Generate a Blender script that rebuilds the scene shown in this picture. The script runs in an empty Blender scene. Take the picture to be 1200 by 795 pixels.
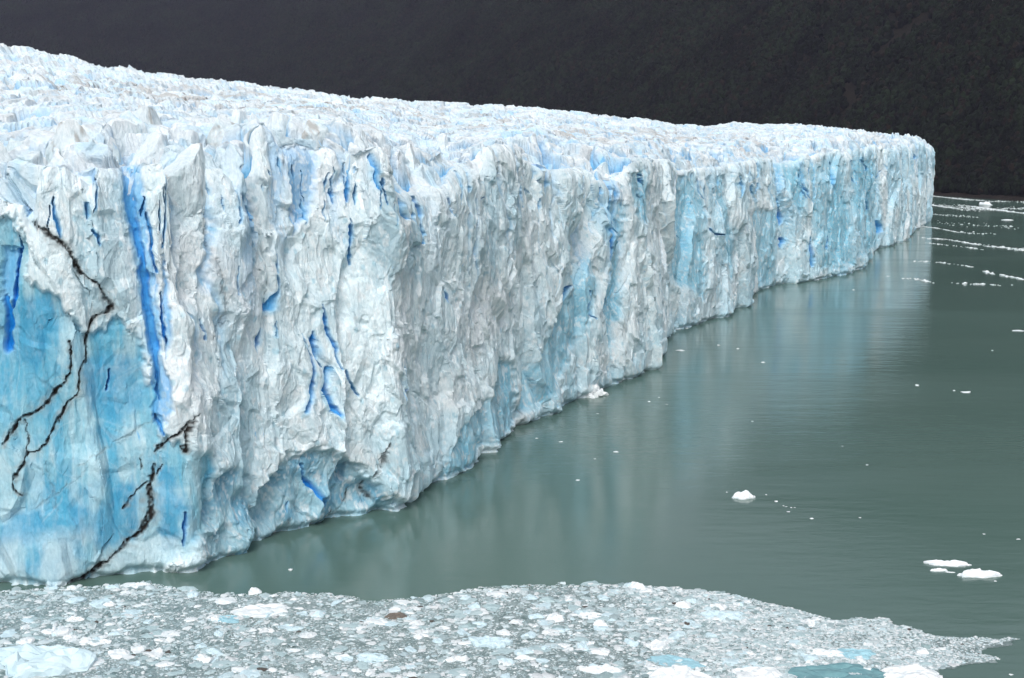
import bpy, math, random
import numpy as np
random.seed(7)
Q = 1.0                                   # mesh density of the glacier
f32 = np.float32
scene = bpy.context.scene
COL = scene.collection

# ------------------------------------------------------------------ camera model
W0, H0 = 1200.0, 795.0                    # size of the photograph
FPX = 1667.0
CAMH = 66.0
PITCH = math.atan(237.5 / FPX)
CP, SP = math.cos(PITCH), math.sin(PITCH)

def project(x, y, z):
    h = z - CAMH
    depth = np.maximum(y * CP - h * SP, 1e-3)
    up = y * SP + h * CP
    return W0 / 2 + FPX * x / depth, H0 / 2 - FPX * up / depth

def ray(px, py):
    a = (px - W0 / 2) / FPX
    k = (H0 / 2 - py) / FPX
    return (a, CP + k * SP, -SP + k * CP)

def on_plane(px, py, z=0.0):
    """point of the level surface z seen at a pixel of the photograph"""
    d = ray(px, py)
    t = (z - CAMH) / d[2]
    return (d[0] * t, d[1] * t)

def height_at(y, py):
    k = (H0 / 2 - py) / FPX
    return CAMH + y * (k * CP - SP) / (CP + k * SP)

# ------------------------------------------------------------------ noise
def _hash(ix, iy, iz, seed):
    h = (ix.astype(np.uint32) * np.uint32(374761393) + iy.astype(np.uint32) * np.uint32(668265263)
         + iz.astype(np.uint32) * np.uint32(2147483647 & 1274126177) + np.uint32((seed * 2654435761) & 0xffffffff))
    h ^= h >> np.uint32(13); h *= np.uint32(1274126177); h ^= h >> np.uint32(16); h *= np.uint32(2246822519); h ^= h >> np.uint32(15)
    return (h & np.uint32(0xffffff)).astype(f32) * f32(1.0 / 16777216.0)

def vnoise(x, y, z=None, seed=0):
    """smooth value noise, -1..1"""
    x = np.asarray(x, f32); y = np.asarray(y, f32)
    x0 = np.floor(x); y0 = np.floor(y)
    fx = x - x0; fy = y - y0
    fx = fx * fx * fx * (fx * (fx * 6 - 15) + 10); fy = fy * fy * fy * (fy * (fy * 6 - 15) + 10)
    ix = x0.astype(np.int32); iy = y0.astype(np.int32)
    def plane(iz):
        a = _hash(ix, iy, iz, seed); b = _hash(ix + 1, iy, iz, seed)
        c = _hash(ix, iy + 1, iz, seed); d = _hash(ix + 1, iy + 1, iz, seed)
        ab = a + (b - a) * fx
        return ab + ((c + (d - c) * fx) - ab) * fy
    if z is None:
        return plane(np.zeros_like(ix)) * 2 - 1
    z = np.asarray(z, f32); z0 = np.floor(z); fz = z - z0; fz = fz * fz * (3 - 2 * fz); iz = z0.astype(np.int32)
    p = plane(iz)
    return (p + (plane(iz + 1) - p) * fz) * 2 - 1

def fbm(x, y, z=None, oct=4, seed=0, gain=0.5):
    s = 0; a = 1.0; n = 0; k = 1.0
    for o in range(oct):
        s = s + a * vnoise(x * k + o * 17.3, y * k - o * 9.1, None if z is None else z * k, seed + o)
        n += a; a *= gain; k *= 2.03
    return s / n

def ridged(x, y, oct=4, seed=0, gain=0.5):
    s = 0; a = 1.0; n = 0; k = 1.0
    for o in range(oct):
        v = 1 - np.abs(vnoise(x * k + o * 7.7, y * k + o * 3.1, None, seed + o)) * 2
        s = s + a * v; n += a; a *= gain; k *= 2.1
    return s / n

def worley(x, y, seed=0, jit=0.9):
    """F1, F2, offset to the nearest centre, and two random numbers of the cell"""
    x = np.asarray(x, f32); y = np.asarray(y, f32)
    ix = np.floor(x).astype(np.int32); iy = np.floor(y).astype(np.int32)
    F1 = np.full(x.shape, 9, f32); F2 = np.full(x.shape, 9, f32)
    ox = np.zeros(x.shape, f32); oy = np.zeros(x.shape, f32); r1 = np.zeros(x.shape, f32); r2 = np.zeros(x.shape, f32); r3 = np.zeros(x.shape, f32)
    zero = np.zeros_like(ix)
    for dx in (-1, 0, 1):
        for dy in (-1, 0, 1):
            cx = ix + dx; cy = iy + dy
            px = cx + 0.5 + (_hash(cx, cy, zero, seed) - 0.5) * jit
            py = cy + 0.5 + (_hash(cx, cy, zero, seed + 1) - 0.5) * jit
            ex = (x - px).astype(f32); ey = (y - py).astype(f32)
            d = np.sqrt(ex * ex + ey * ey)
            m = d < F1
            F2 = np.where(m, F1, np.minimum(F2, d))
            F1 = np.where(m, d, F1)
            ox = np.where(m, ex, ox); oy = np.where(m, ey, oy)
            r1 = np.where(m, _hash(cx, cy, zero, seed + 2), r1); r2 = np.where(m, _hash(cx, cy, zero, seed + 3), r2)
            r3 = np.where(m, _hash(cx, cy, zero, seed + 4), r3)
    return F1, F2, ox, oy, r1, r2, r3

def sstep(a, b, x):
    t = np.clip((x - a) / (b - a), 0, 1)
    return t * t * (3 - 2 * t)

def facets(x, y, seed, soft=0.12, wa=1.2, wb=1.8, wc=1.8):
    """broken-ice relief: each cell is a tilted plane of its own, joined to its neighbour by a narrow ramp; about -1..1"""
    x = np.asarray(x, f32); y = np.asarray(y, f32)
    ix = np.floor(x).astype(np.int32); iy = np.floor(y).astype(np.int32); zero = np.zeros_like(ix)
    F1 = np.full(x.shape, 9, f32); F2 = F1.copy(); V1 = np.zeros(x.shape, f32); V2 = V1.copy()
    for dx in (-1, 0, 1):
        for dy in (-1, 0, 1):
            cx = ix + dx; cy = iy + dy
            ex = x - (cx + 0.5 + (_hash(cx, cy, zero, seed) - 0.5) * 0.9).astype(f32); ey = y - (cy + 0.5 + (_hash(cx, cy, zero, seed + 1) - 0.5) * 0.9).astype(f32)
            d = np.sqrt(ex * ex + ey * ey)
            v = (_hash(cx, cy, zero, seed + 2) - 0.5) * wa + (_hash(cx, cy, zero, seed + 3) - 0.5) * wb * ex + (_hash(cx, cy, zero, seed + 4) - 0.5) * wc * ey
            m = d < F1; m2 = (~m) & (d < F2)
            F2 = np.where(m, F1, np.where(m2, d, F2)); V2 = np.where(m, V1, np.where(m2, v, V2))
            F1 = np.where(m, d, F1); V1 = np.where(m, v, V1)
    e = F2 - F1
    return V1 + (V2 - V1) * 0.5 * (1 - np.clip(e / soft, 0, 1)), e

# ------------------------------------------------------------------ mesh + material helpers
def mesh_from(name, verts, faces, mat=None, cols=None, smooth=False, attr='tint'):
    me = bpy.data.meshes.new(name)
    verts = np.ascontiguousarray(verts, dtype=f32); n = len(verts)
    faces = np.ascontiguousarray(faces, dtype=np.int32); k = faces.shape[1]; m = len(faces)
    me.vertices.add(n); me.vertices.foreach_set('co', verts.ravel())
    me.loops.add(m * k); me.loops.foreach_set('vertex_index', faces.ravel())
    me.polygons.add(m)
    me.polygons.foreach_set('loop_start', np.arange(0, m * k, k, dtype=np.int32))
    me.polygons.foreach_set('use_smooth', np.full(m, smooth, dtype=bool))
    me.update(calc_edges=True)
    if cols is not None:
        ca = me.color_attributes.new(attr, 'FLOAT_COLOR', 'POINT')
        c = np.ones((n, 4), f32); c[:, :cols.shape[1]] = cols
        ca.data.foreach_set('color', c.ravel())
    if mat: me.materials.append(mat)
    return me

def link(name, me, parent=None, label=None, category=None, group=None, kind=None, loc=None):
    o = bpy.data.objects.new(name, me); COL.objects.link(o)
    if parent is not None: o.parent = parent
    if loc is not None: o.location = loc
    for k, v in (('label', label), ('category', category), ('group', group), ('kind', kind)):
        if v: o[k] = v
    return o

def new_mat(name):
    m = bpy.data.materials.new(name); m.use_nodes = True
    nt = m.node_tree; nt.nodes.clear()
    out = nt.nodes.new('ShaderNodeOutputMaterial'); b = nt.nodes.new('ShaderNodeBsdfPrincipled')
    nt.links.new(b.outputs[0], out.inputs[0])
    return m, nt, b

def N(nt, t, **kw):
    n = nt.nodes.new(t)
    for k, v in kw.items():
        if k in n.inputs.keys() if isinstance(k, str) else False: n.inputs[k].default_value = v
        else: setattr(n, k, v)
    return n

def noise_node(nt, scale, detail=4, rough=0.6, vec=None, dist=0.0):
    n = nt.nodes.new('ShaderNodeTexNoise')
    n.inputs['Scale'].default_value = scale; n.inputs['Detail'].default_value = detail
    n.inputs['Roughness'].default_value = rough; n.inputs['Distortion'].default_value = dist
    if vec is not None: nt.links.new(vec, n.inputs['Vector'])
    return n

def ramp(nt, fac, p0, c0, p1, c1):
    r = nt.nodes.new('ShaderNodeValToRGB'); nt.links.new(fac, r.inputs[0])
    r.color_ramp.elements[0].position = p0; r.color_ramp.elements[0].color = (*c0, 1)
    r.color_ramp.elements[1].position = p1; r.color_ramp.elements[1].color = (*c1, 1)
    return r

def mapping(nt, src, scale):
    m = nt.nodes.new('ShaderNodeMapping'); m.inputs['Scale'].default_value = scale
    nt.links.new(src, m.inputs['Vector']); return m

def mixc(nt, kind, fac, a, b):
    m = nt.nodes.new('ShaderNodeMix'); m.data_type = 'RGBA'; m.blend_type = kind
    for s, v in ((0, fac), (6, a), (7, b)):
        if hasattr(v, 'links') or hasattr(v, 'is_linked'): nt.links.new(v, m.inputs[s])
        else: m.inputs[s].default_value = v
    return m.outputs[2]

# ice: the colour of each piece of ice comes with the mesh, the grain from noise
def ice_material(name, bump=0.35, grain=2.2, stretch=(1, 1, 0.45), rough=0.5, base=None, sss=0.0):
    m, nt, b = new_mat(name)
    geo = nt.nodes.new('ShaderNodeTexCoord')
    mp = mapping(nt, geo.outputs['Object'], stretch)
    if base is None:
        at = nt.nodes.new('ShaderNodeAttribute'); at.attribute_name = 'tint'; col = at.outputs['Color']
    else:
        rg = nt.nodes.new('ShaderNodeRGB'); rg.outputs[0].default_value = (*base, 1); col = rg.outputs[0]
    n1 = noise_node(nt, grain, 6, 0.65, mp.outputs[0], 0.4)
    r1 = ramp(nt, n1.outputs[0], 0.30, (0.79, 0.85, 0.88), 0.62, (1.03, 1.03, 1.03))
    c = mixc(nt, 'MULTIPLY', 1.0, col, r1.outputs[0])
    nt.links.new(c, b.inputs['Base Color'])
    b.inputs['Roughness'].default_value = rough
    b.inputs['IOR'].default_value = 1.31
    b.inputs['Specular IOR Level'].default_value = 0.35
    n2 = noise_node(nt, grain * 1.7, 8, 0.7, mp.outputs[0], 0.2)
    vo = nt.nodes.new('ShaderNodeTexVoronoi'); vo.feature = 'F1'; vo.inputs['Scale'].default_value = grain * 1.1
    nt.links.new(mp.outputs[0], vo.inputs['Vector'])
    ad = nt.nodes.new('ShaderNodeMath'); ad.operation = 'MULTIPLY_ADD'; ad.inputs[1].default_value = 0.15
    nt.links.new(vo.outputs['Distance'], ad.inputs[0]); nt.links.new(n2.outputs[0], ad.inputs[2])
    bp = nt.nodes.new('ShaderNodeBump'); bp.inputs['Strength'].default_value = 0.8; bp.inputs['Distance'].default_value = bump
    nt.links.new(ad.outputs[0], bp.inputs['Height']); nt.links.new(bp.outputs[0], b.inputs['Normal'])
    return m

M_FACE = ice_material('glacier_face_ice', bump=0.22, grain=2.6, stretch=(1, 1, 0.42))
M_FIELD = ice_material('glacier_surface_ice', bump=0.3, grain=1.4, stretch=(1, 1, 1))

# ------------------------------------------------------------------ the glacier
# waterline of the ice front, read off the photograph and set on the lake's level
wl = [(0,690),(80,687),(130,681),(180,673),(215,672),(230,669),(238,660),(262,652),(300,640),(345,625),(390,612),(440,603),(468,601),(480,590),(488,579),(520,560),(560,541),(580,524),(615,501),(655,481),(690,464),(720,453),(750,446),(767,433),(775,409),(800,385),(850,372),(878,359),(885,345),(915,334),(960,328),(1003,319),(1019,306),(1023,294),(1058,285),(1070,272),(1087,263),(1090,250)]
pts = [(-330, 235), (-230, 212), (-160, 206), (-110, 213)] + [on_plane(*p) for p in wl]
pts = np.array(pts)
def resample(pts):
    seg = np.linalg.norm(np.diff(pts, axis=0), axis=1); S = np.concatenate([[0], np.cumsum(seg)])
    fine = np.arange(0, S[-1], 0.05)
    X = np.interp(fine, S, pts[:, 0]); Y = np.interp(fine, S, pts[:, 1])
    return fine, X, Y, S
fine, X, Y, Sp = resample(pts)
kw = 121                                    # soften the corners a little
pad = lambda a: np.concatenate([np.full(kw // 2, a[0]), a, np.full(kw // 2, a[-1])])
ker = np.hanning(kw); ker /= ker.sum()
X = np.convolve(pad(X), ker, 'valid'); Y = np.convolve(pad(Y), ker, 'valid')
dist = np.hypot(X, Y)
dens = 1.0 / np.clip(0.00050 * dist, 0.12, 0.38)
dens[X < -85] *= 0.3
cum = np.cumsum(dens * 0.05) * Q
NS = int(cum[-1])
sidx = np.interp(np.arange(NS), cum, np.arange(len(fine)))
s = np.interp(sidx, np.arange(len(fine)), fine)
bx = np.interp(sidx, np.arange(len(fine)), X); by = np.interp(sidx, np.arange(len(fine)), Y)
# outward direction of the wall, taken from a smoothed waterline so that neighbours do not cross
kw2 = 221; ker2 = np.hanning(kw2); ker2 /= ker2.sum()
pad2 = lambda a: np.concatenate([np.full(kw2 // 2, a[0]), a, np.full(kw2 // 2, a[-1])])
Xs = np.convolve(pad2(X), ker2, 'valid'); Ys = np.convolve(pad2(Y), ker2, 'valid')
tx = np.interp(sidx, np.arange(len(fine)), np.gradient(Xs)); ty = np.interp(sidx, np.arange(len(fine)), np.gradient(Ys))
tl = np.hypot(tx, ty); nx, ny = ty / tl, -tx / tl          # points to the lake
print('columns', NS)

# upper rim of the front wall as (column, row) in the photograph
rim = [(-400,196),(-250,200),(-100,195),(-30,225),(0,238),(12,240),(25,243),(33,248),(37,226),(43,160),(50,155),(57,160),(63,176),(71,198),(76,194),(84,200),(95,205),(104,214),(109,214),(114,182),(118,172),(124,178),(134,184),(142,192),(147,190),(152,184),(160,183),(168,193),(176,185),(184,176),(195,183),(210,190),(225,200),(235,207),(243,194),(250,200),(258,196),(272,196),(282,207),(288,165),(295,172),(305,192),(317,212),(322,200),(329,152),(337,141),(347,141),(352,156),(354,176),(362,170),(376,168),(386,173),(392,176),(395,170),(410,172),(418,184),(425,192),(432,184),(439,172),(450,172),(458,180),(463,192),(466,220),(472,226),(482,222),(488,236),(500,222),(508,216),(520,220),(530,212),(545,196),(555,192),(565,198),(578,217),(584,200),(588,172),(600,168),(608,172),(614,160),(618,170),(628,186),(640,192),(660,196),(680,196),(700,196),(712,208),(720,214),(730,212),(750,198),(765,184),(775,184),(790,186),(800,196),(820,200),(835,195),(855,196),(880,188),(900,184),(918,188),(930,190),(945,180),(960,178),(980,176),(1000,175),(1020,173),(1035,168),(1045,172),(1055,172),(1062,168),(1070,174),(1080,166),(1088,168),(1092,172)]
sky = [(-400,40),(0,60),(60,68),(85,75),(130,85),(150,85),(180,93),(240,100),(300,107),(380,116),(420,121),(500,127),(560,130),(620,132),(700,141),(760,148),(800,153),(830,155),(860,149),(890,152),(940,153),(985,158),(1020,165),(1060,170),(1092,173)]
rim = np.array(rim, float); sky = np.array(sky, float)
rimsm_x = np.arange(-400, 1093, 2.0); rv = np.interp(rimsm_x, rim[:, 0], rim[:, 1])
kk = np.hanning(111); kk /= kk.sum(); rimsm = np.convolve(np.pad(rv, 55, mode='edge'), kk, 'valid')

ubase, _ = project(bx, by, np.full(NS, CAMH))
ztop0 = height_at(by, np.interp(ubase, rim[:, 0], rim[:, 1]))
ztop0 = np.where(by < 215, np.minimum(ztop0, 62), ztop0)
aw = bx / by                                               # azimuth of every wall column
order = np.argsort(aw); aw_s = aw[order]; yw_s = by[order]

NIN = np.array([-0.91, 0.41]); NIN /= np.linalg.norm(NIN)
tt = [0.0]
while tt[-1] < 470: tt.append(tt[-1] + (0.35 + 0.0048 * tt[-1]) / Q)
tt = np.array(tt); NT = len(tt); print('rows inland', NT)

def crest_len(u):
    return np.interp(u, [-400, 0, 300, 600, 870, 1000, 1092], [470, 480, 520, 540, 480, 300, 60])

def mean_surface(x, y, t):
    a = x / y
    u = W0 / 2 + FPX * a / CP
    yw = np.interp(a, aw_s, yw_s)
    r = np.clip((y - yw) / crest_len(u), 0, 1)
    v0 = np.interp(u, rimsm_x, rimsm); v1 = np.interp(u, sky[:, 0], sky[:, 1])
    v = v0 + (v1 - v0) * r ** 0.72
    yy = np.minimum(y, yw + crest_len(u))
    return height_at(yy, v), u, v, r

def serac_field(x, y, t):
    """blocks and crevasses of the broken surface"""
    near = np.exp(-t / 45.0)
    # strip cells across the flow (crevasses run roughly at right angles to the front's advance)
    c, sn = math.cos(0.5), math.sin(0.5)
    wx = x + 5 * vnoise(x / 23, y / 23, seed=50); wy = y + 5 * vnoise(x / 23 + 9, y / 23, seed=51)
    p = (wx * c + wy * sn); q = (-wx * sn + wy * c)
    F1, F2, ox, oy, a, b, d = worley(p / 17, q / 8.0, 60)
    e = F2 - F1
    Z = (a - 0.5) * (6.5 * near + 3.8) + (b - 0.5) * 6 * ox * (0.5 + near) + (d - 0.5) * 5 * oy
    Z += sstep(0.72, 0.36, F1) * (4.5 * near + 2.2)
    crev = 1 - sstep(0.0, 0.20, e)
    deep = (a + 0.5 * vnoise(x / 40, y / 40, seed=71)) > 0.45
    Z -= crev * (7.5 * near + 2.6) * np.where(deep, 1.0, 0.35)
    f, e2 = facets(p / 5.2, q / 3.6, 64)
    Z += f * (2.3 * near + 2.0); c2 = 1 - sstep(0, 0.12, e2); Z -= c2 * (1.2 * near + 0.7)
    f, e3 = facets(p / 1.9 + 3, q / 1.5, 66)
    Z += f * 0.42
    f, e4 = facets(p / 0.8 + 3, q / 0.7, 68)
    Z += f * 0.14 * (t < 90)
    Z += fbm(x / 9, y / 9, oct=4, seed=75) * 1.0
    Z += ridged(x / 3.1, y / 3.1, oct=3, seed=78) * 0.80
    blue = np.clip(crev * np.where(deep, 1.0, 0.25) + 0.45 * c2 * (b > 0.6), 0, 1)
    return Z, blue, a, b

gx = bx[:, None] + NIN[0] * tt[None, :]; gy = by[:, None] + NIN[1] * tt[None, :]
gt = np.broadcast_to(tt[None, :], gx.shape)
M, gu, gv, gr = mean_surface(gx, gy, gt)
Sz, Sblue, ra, rb = serac_field(gx, gy, gt)
amp = (0.25 + 0.75 * sstep(0, 7, gt)) * (1 + 0.35 * sstep(960, 1060, gu))
Sz = Sz * amp; Sz = np.where(Sz > 4.6, 4.6 + (Sz - 4.6) * 0.4, Sz) - 0.5 - 2.0 * np.exp(-gt / 45.0) + (1.8 * ridged(gx / 8, gy / 8, oct=3, seed=195) - 0.5) * sstep(860, 960, gu)
GZ = M + Sz
wr = np.exp(-(gt / 3.2) ** 1.6)                                # the rim keeps the towers read off the photograph
GZ = GZ * (1 - wr) + (ztop0[:, None] + Sz * (0.14 + 0.4 * sstep(880, 1000, gu))) * wr
# a gap behind the towers
GZ -= 3.6 * np.exp(-((gt - 6.5) / 2.6) ** 2) * (0.5 + 0.5 * vnoise(gx / 9, gy / 9, seed=90))
ztop = GZ[:, 0].copy()

k3 = sstep(1.0, 5.0, gt) * np.exp(-gt / 200)
jx = fbm(gx / 3.0, gy / 3.0, GZ / 3.0, oct=3, seed=170) * 1.2 * k3; jy = fbm(gx / 3.0 + 40, gy / 3.0, GZ / 3.0, oct=3, seed=171) * 1.2 * k3
# ---- front wall
NZ = int(380 * Q)
v01 = np.linspace(0, 1, NZ) ** 0.97
zmid = np.minimum(44.0, ztop - 7)[:, None]; vk = v01[None, :] / 0.68      # level rows below, rows that follow the towers above
Z = np.where(vk < 1, -1.5 + (zmid + 1.5) * np.minimum(vk, 1), zmid + (ztop[:, None] - zmid) * (np.maximum(v01[None, :], 0.68) - 0.68) / 0.32)
U, V = project(np.broadcast_to(bx[:, None], Z.shape), np.broadcast_to(by[:, None], Z.shape), Z)
S2 = np.broadcast_to(s[:, None], Z.shape)
hrel = Z / 60.0

def poly_mask(U, V, poly, soft=6.0):
    """1 inside a closed outline of the photograph, fading over `soft` pixels at its edge"""
    P = np.array(poly, float); x0, y0 = P.min(0) - soft * 2; x1, y1 = P.max(0) + soft * 2
    out = np.zeros(U.shape, f32); sel = (U > x0) & (U < x1) & (V > y0) & (V < y1)
    u = U[sel]; v = V[sel]; ins = np.zeros(u.shape, bool); d = np.full(u.shape, 1e9)
    for i in range(len(P)):
        a = P[i]; b = P[(i + 1) % len(P)]
        c = ((a[1] > v) != (b[1] > v)) & (u < (b[0] - a[0]) * (v - a[1]) / (b[1] - a[1] + 1e-9) + a[0]); ins ^= c
        ab = b - a; t = np.clip(((u - a[0]) * ab[0] + (v - a[1]) * ab[1]) / (ab @ ab + 1e-9), 0, 1)
        d = np.minimum(d, np.hypot(u - a[0] - t * ab[0], v - a[1] - t * ab[1]))
    sd = np.where(ins, d, -d); out[sel] = sstep(-soft, soft, sd)
    return out

WSC = 0.82
def line_dist(U, V, line):
    """distance to a drawn crack divided by its local half width (so < 1 inside), and its strength"""
    out = np.full(U.shape, 9, f32)
    P = np.array([(p[0], p[1], p[2]) for p in line], float)
    x0, y0 = P[:, :2].min(0) - 30; x1, y1 = P[:, :2].max(0) + 30
    sel = (U > x0) & (U < x1) & (V > y0) & (V < y1)
    if not sel.any(): return out
    u = U[sel]; v = V[sel]; d = np.full(u.shape, 9.0)
    for i in range(len(P) - 1):
        a, b = P[i], P[i + 1]; ab = b[:2] - a[:2]
        t = np.clip(((u - a[0]) * ab[0] + (v - a[1]) * ab[1]) / (ab @ ab + 1e-9), 0, 1)
        w = (a[2] + (b[2] - a[2]) * t) * WSC / 2 + 0.05
        d = np.minimum(d, np.hypot(u - a[0] - t * ab[0], v - a[1] - t * ab[1]) / w)
    out[sel] = d
    return out

Uw = U + 2.0 * vnoise(U / 11, V / 14, seed=1) + 1.0 * vnoise(U / 3.7, V / 4.5, seed=2)
Vw = V + 2.0 * vnoise(U / 12, V / 11, seed=3)
Uj = U + 3.5 * vnoise(U / 16, V / 16, seed=5) + 2.2 * vnoise(U / 5, V / 5, seed=4)
Vj = V + 3.5 * vnoise(U / 16, V / 16, seed=6) + 2.2 * vnoise(U / 5, V / 5, seed=7)

deep_cracks = [
 [(152,195,9),(155,225,14),(160,262,9),(166,300,9),(172,345,13),(178,385,15),(182,420,11),(183,445,5),(184,470,2)],
 [(173,250,3),(178,290,4),(182,320,3)], [(188,345,2),(192,375,4),(196,405,3)],
 [(205,208,3),(201,240,5),(195,268,4),(192,292,2)],
 [(437,180,2),(440,200,5),(444,225,2),(445,245,1)],
 [(421,190,2),(419,222,5),(417,238,3)], [(418,258,1),(420,275,5),(421,298,3),(422,312,1)],
 [(494,170,6),(489,190,6),(482,212,3)], [(467,228,2),(470,248,4),(474,258,2)],
 [(486,236,2),(490,252,4),(495,268,1)], [(497,232,5),(500,250,5),(501,262,1)],
 [(546,202,2),(544,222,4),(542,238,1)], [(569,213,1),(571,228,3),(572,245,1)],
 [(727,202,3),(726,222,8),(721,248,12),(718,280,11),(715,305,8),(714,330,6),(712,355,3)], [(730,205,2),(735,228,3),(734,240,1)],
 [(648,192,2),(651,215,4),(651,232,1)], [(640,186,3),(643,198,5)], [(687,203,2),(691,220,5),(695,232,2)],
 [(885,212,2),(884,222,7),(889,236,6),(892,245,2)], [(896,216,2),(894,226,3)], [(913,228,1),(916,246,4),(919,256,8),(917,264,1)],
 [(382,358,2),(384,385,4),(390,412,4),(396,430,1)], [(361,392,1),(366,420,4),(366,445,5),(362,465,7),(356,482,6)],
 [(382,430,5),(379,455,7),(383,470,9),(391,486,6)], [(370,390,3),(373,420,7),(376,430,1)], [(404,435,2),(411,450,3),(419,464,2)],
 [(330,322,2),(333,345,5),(327,362,9),(321,366,4)], [(318,388,4),(314,404,5),(311,414,3)], [(304,298,4),(306,310,5),(301,322,2)],
 [(283,225,2),(282,250,4),(281,262,2)], [(525,340,3),(528,352,4),(531,362,1)], [(475,432,3),(473,450,4),(474,462,1)],
 [(250,192,3),(255,208,4),(259,222,3),(260,228,1)], [(63,232,2),(66,258,5),(69,278,3)], [(116,172,4),(112,212,6)],
 [(39,228,4),(32,250,6)], [(104,238,3),(105,252,4),(104,258,1)], [(110,272,4),(115,285,4)],[(19,292,3),(19,330,5),(16,355,6),(12,365,2)],
 [(6,352,10),(8,380,12),(4,410,14)],
 [(240,375,1),(241,398,2)], [(282,312,1),(281,345,2)], [(336,300,3),(332,318,3)],
 [(651,372,2),(653,385,4),(650,395,1)], [(668,335,2),(664,352,3),(663,368,1)], [(688,340,2),(687,362,3),(690,372,1)], [(723,352,2),(722,368,2)],
 [(795,245,2),(796,268,4),(794,290,2)], [(831,270,3),(856,280,1)], [(854,258,2),(856,275,5),(857,282,1)], [(1027,262,6),(1029,272,5)], [(1002,190,3),(1003,198,2)],
 [(948,280,3),(950,298,7),(952,310,4)], [(920,282,4),(921,290,3)], [(968,278,2),(968,290,4)], [(356,545,3),(361,560,5),(372,575,7),(380,590,7),(382,600,2)], [(134,435,2),(131,460,3)],
 [(181,490,3),(188,505,5),(192,510,2)], [(215,600,5),(217,640,3)], [(1018,230,2),(1019,245,3)], [(980,190,2),(981,225,3)], [(333,380,2),(331,395,3)],
 [(342,590,2),(340,600,1)], [(445,212,2),(452,240,1)], [(600,535,1),(602,545,1)], [(615,215,2),(618,230,3),(617,242,1)],
]
soft_blue = [  # clearer, bluer ice behind a spalled sheet
 [(150,190),(166,192),(172,245),(180,310),(186,360),(190,420),(200,450),(202,480),(190,505),(180,495),(178,420),(166,340),(158,290),(150,245)],
 [(356,172),(376,168),(391,176),(386,214),(378,250),(366,262),(361,278),(358,230)],
 [(192,300),(200,340),(202,395),(196,420),(191,380)],
 [(288,200),(300,195),(316,235),(318,250),(306,235)],
 [(0,290),(18,292),(20,345),(0,350)],
 [(752,205),(770,200),(772,250),(764,262),(754,250)],
 [(797,210),(822,200),(832,240),(826,300),(826,352),(796,330),(794,250)],
 [(848,212),(860,205),(862,250),(864,300),(856,330),(852,260)],
 [(884,220),(893,240),(912,250),(910,330),(893,335),(888,280)],
 [(914,190),(938,186),(942,225),(936,245),(928,242),(920,215)],
 [(946,190),(992,180),(995,240),(1000,310),(960,316),(950,260)],
 [(1000,190),(1030,185),(1032,260),(1030,285),(1005,300)],
 [(724,240),(745,240),(742,300),(735,360),(716,440),(712,380),(716,310)],
 [(640,400),(690,300),(700,330),(672,420),(640,470),(610,490)],
 [(590,420),(608,430),(612,490),(585,515),(560,520),(545,545),(512,560),(520,520),(540,490),(575,470)],
]
caves = [
 ([(296,642),(300,600),(318,562),(338,538),(368,524),(396,534),(420,548),(446,572),(466,592),(462,608),(390,618),(340,636)], 3.4),
 ([(240,665),(236,610),(236,560),(262,548),(296,562),(306,600),(296,645)], 2.4),
]
cyan_zone = [(-400,380),(0,255),(20,262),(30,330),(60,345),(105,395),(140,372),(165,410),(182,455),(196,520),(236,535),(242,560),(236,610),(222,640),(160,690),(-400,700)]
dirt = [
 ([(38,262,3),(52,270,5),(70,285,6),(84,297,4),(90,312,6),(96,322,5),(106,328,3),(118,336,3),(126,350,5),(131,358,8),(127,366,5),(116,371,4),(108,380,3),(103,395,4),(104,412,5),(102,428,3),(95,436,3),(94,452,6),(90,466,4),(80,475,4),(72,488,5),(62,500,5),(52,522,4),(44,530,5),(32,533,5),(26,545,3),(15,560,5),(11,575,4),(24,580,2)],1.0),
 ([(82,400,2),(82,425,3),(80,440,3),(70,455,4),(55,470,5),(45,481,6),(30,487,4),(18,497,4),(8,510,5),(2,522,4)],1.0),
 ([(26,495,2),(30,530,3)],0.8),
 ([(217,195,3),(238,222,7),(248,240,7),(252,262,4),(255,290,4),(260,325,5),(266,345,4),(269,372,5),(268,385,2)],0.55),
 ([(222,484,2),(214,500,4),(206,510,3),(196,518,4),(188,524,6),(182,530,3)],1.0),
 ([(220,492,3),(217,505,5),(216,522,4),(216,531,2)],1.0),
 ([(181,545,3),(178,560,6),(176,585,6),(176,605,10),(168,622,6),(150,640,5),(130,660,5),(112,672,7),(95,682,10),(80,688,8)],1.0),
 ([(176,565,3),(160,580,3),(148,596,3)],0.9), ([(165,535,2),(167,550,3)],0.8), ([(190,545,2),(184,556,3)],0.8),
 ([(392,600,2),(380,620,3),(374,632,3)],0.8), ([(430,565,3),(436,585,3)],0.8), ([(419,575,1),(410,590,3)],0.7),
 ([(456,520,2),(451,535,6),(442,552,4),(438,558,2)],0.7), ([(432,500,3),(420,520,4),(416,540,3)],0.3),
 ([(617,455,2),(618,480,3),(617,502,2)],0.6), ([(562,385,3),(564,430,4)],0.35), ([(590,410,2),(588,470,4),(586,510,3)],0.45),
 ([(797,240,2),(795,300,2)],0.3), ([(818,345,2),(822,375,3)],0.5), ([(762,185,4),(760,240,3)],0.35),
 ([(52,545,2),(66,600,2)],0.3), ([(340,610,1),(345,622,2)],0.5), ([(252,395,3),(262,385,4)],0.5), ([(592,178,4),(598,205,3)],0.4),
 ([(90,548,1),(150,515,2),(185,490,1)],0.4), ([(95,560,1),(40,598,2)],0.35), ([(240,440,1),(262,490,2)],0.3),
]
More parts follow.
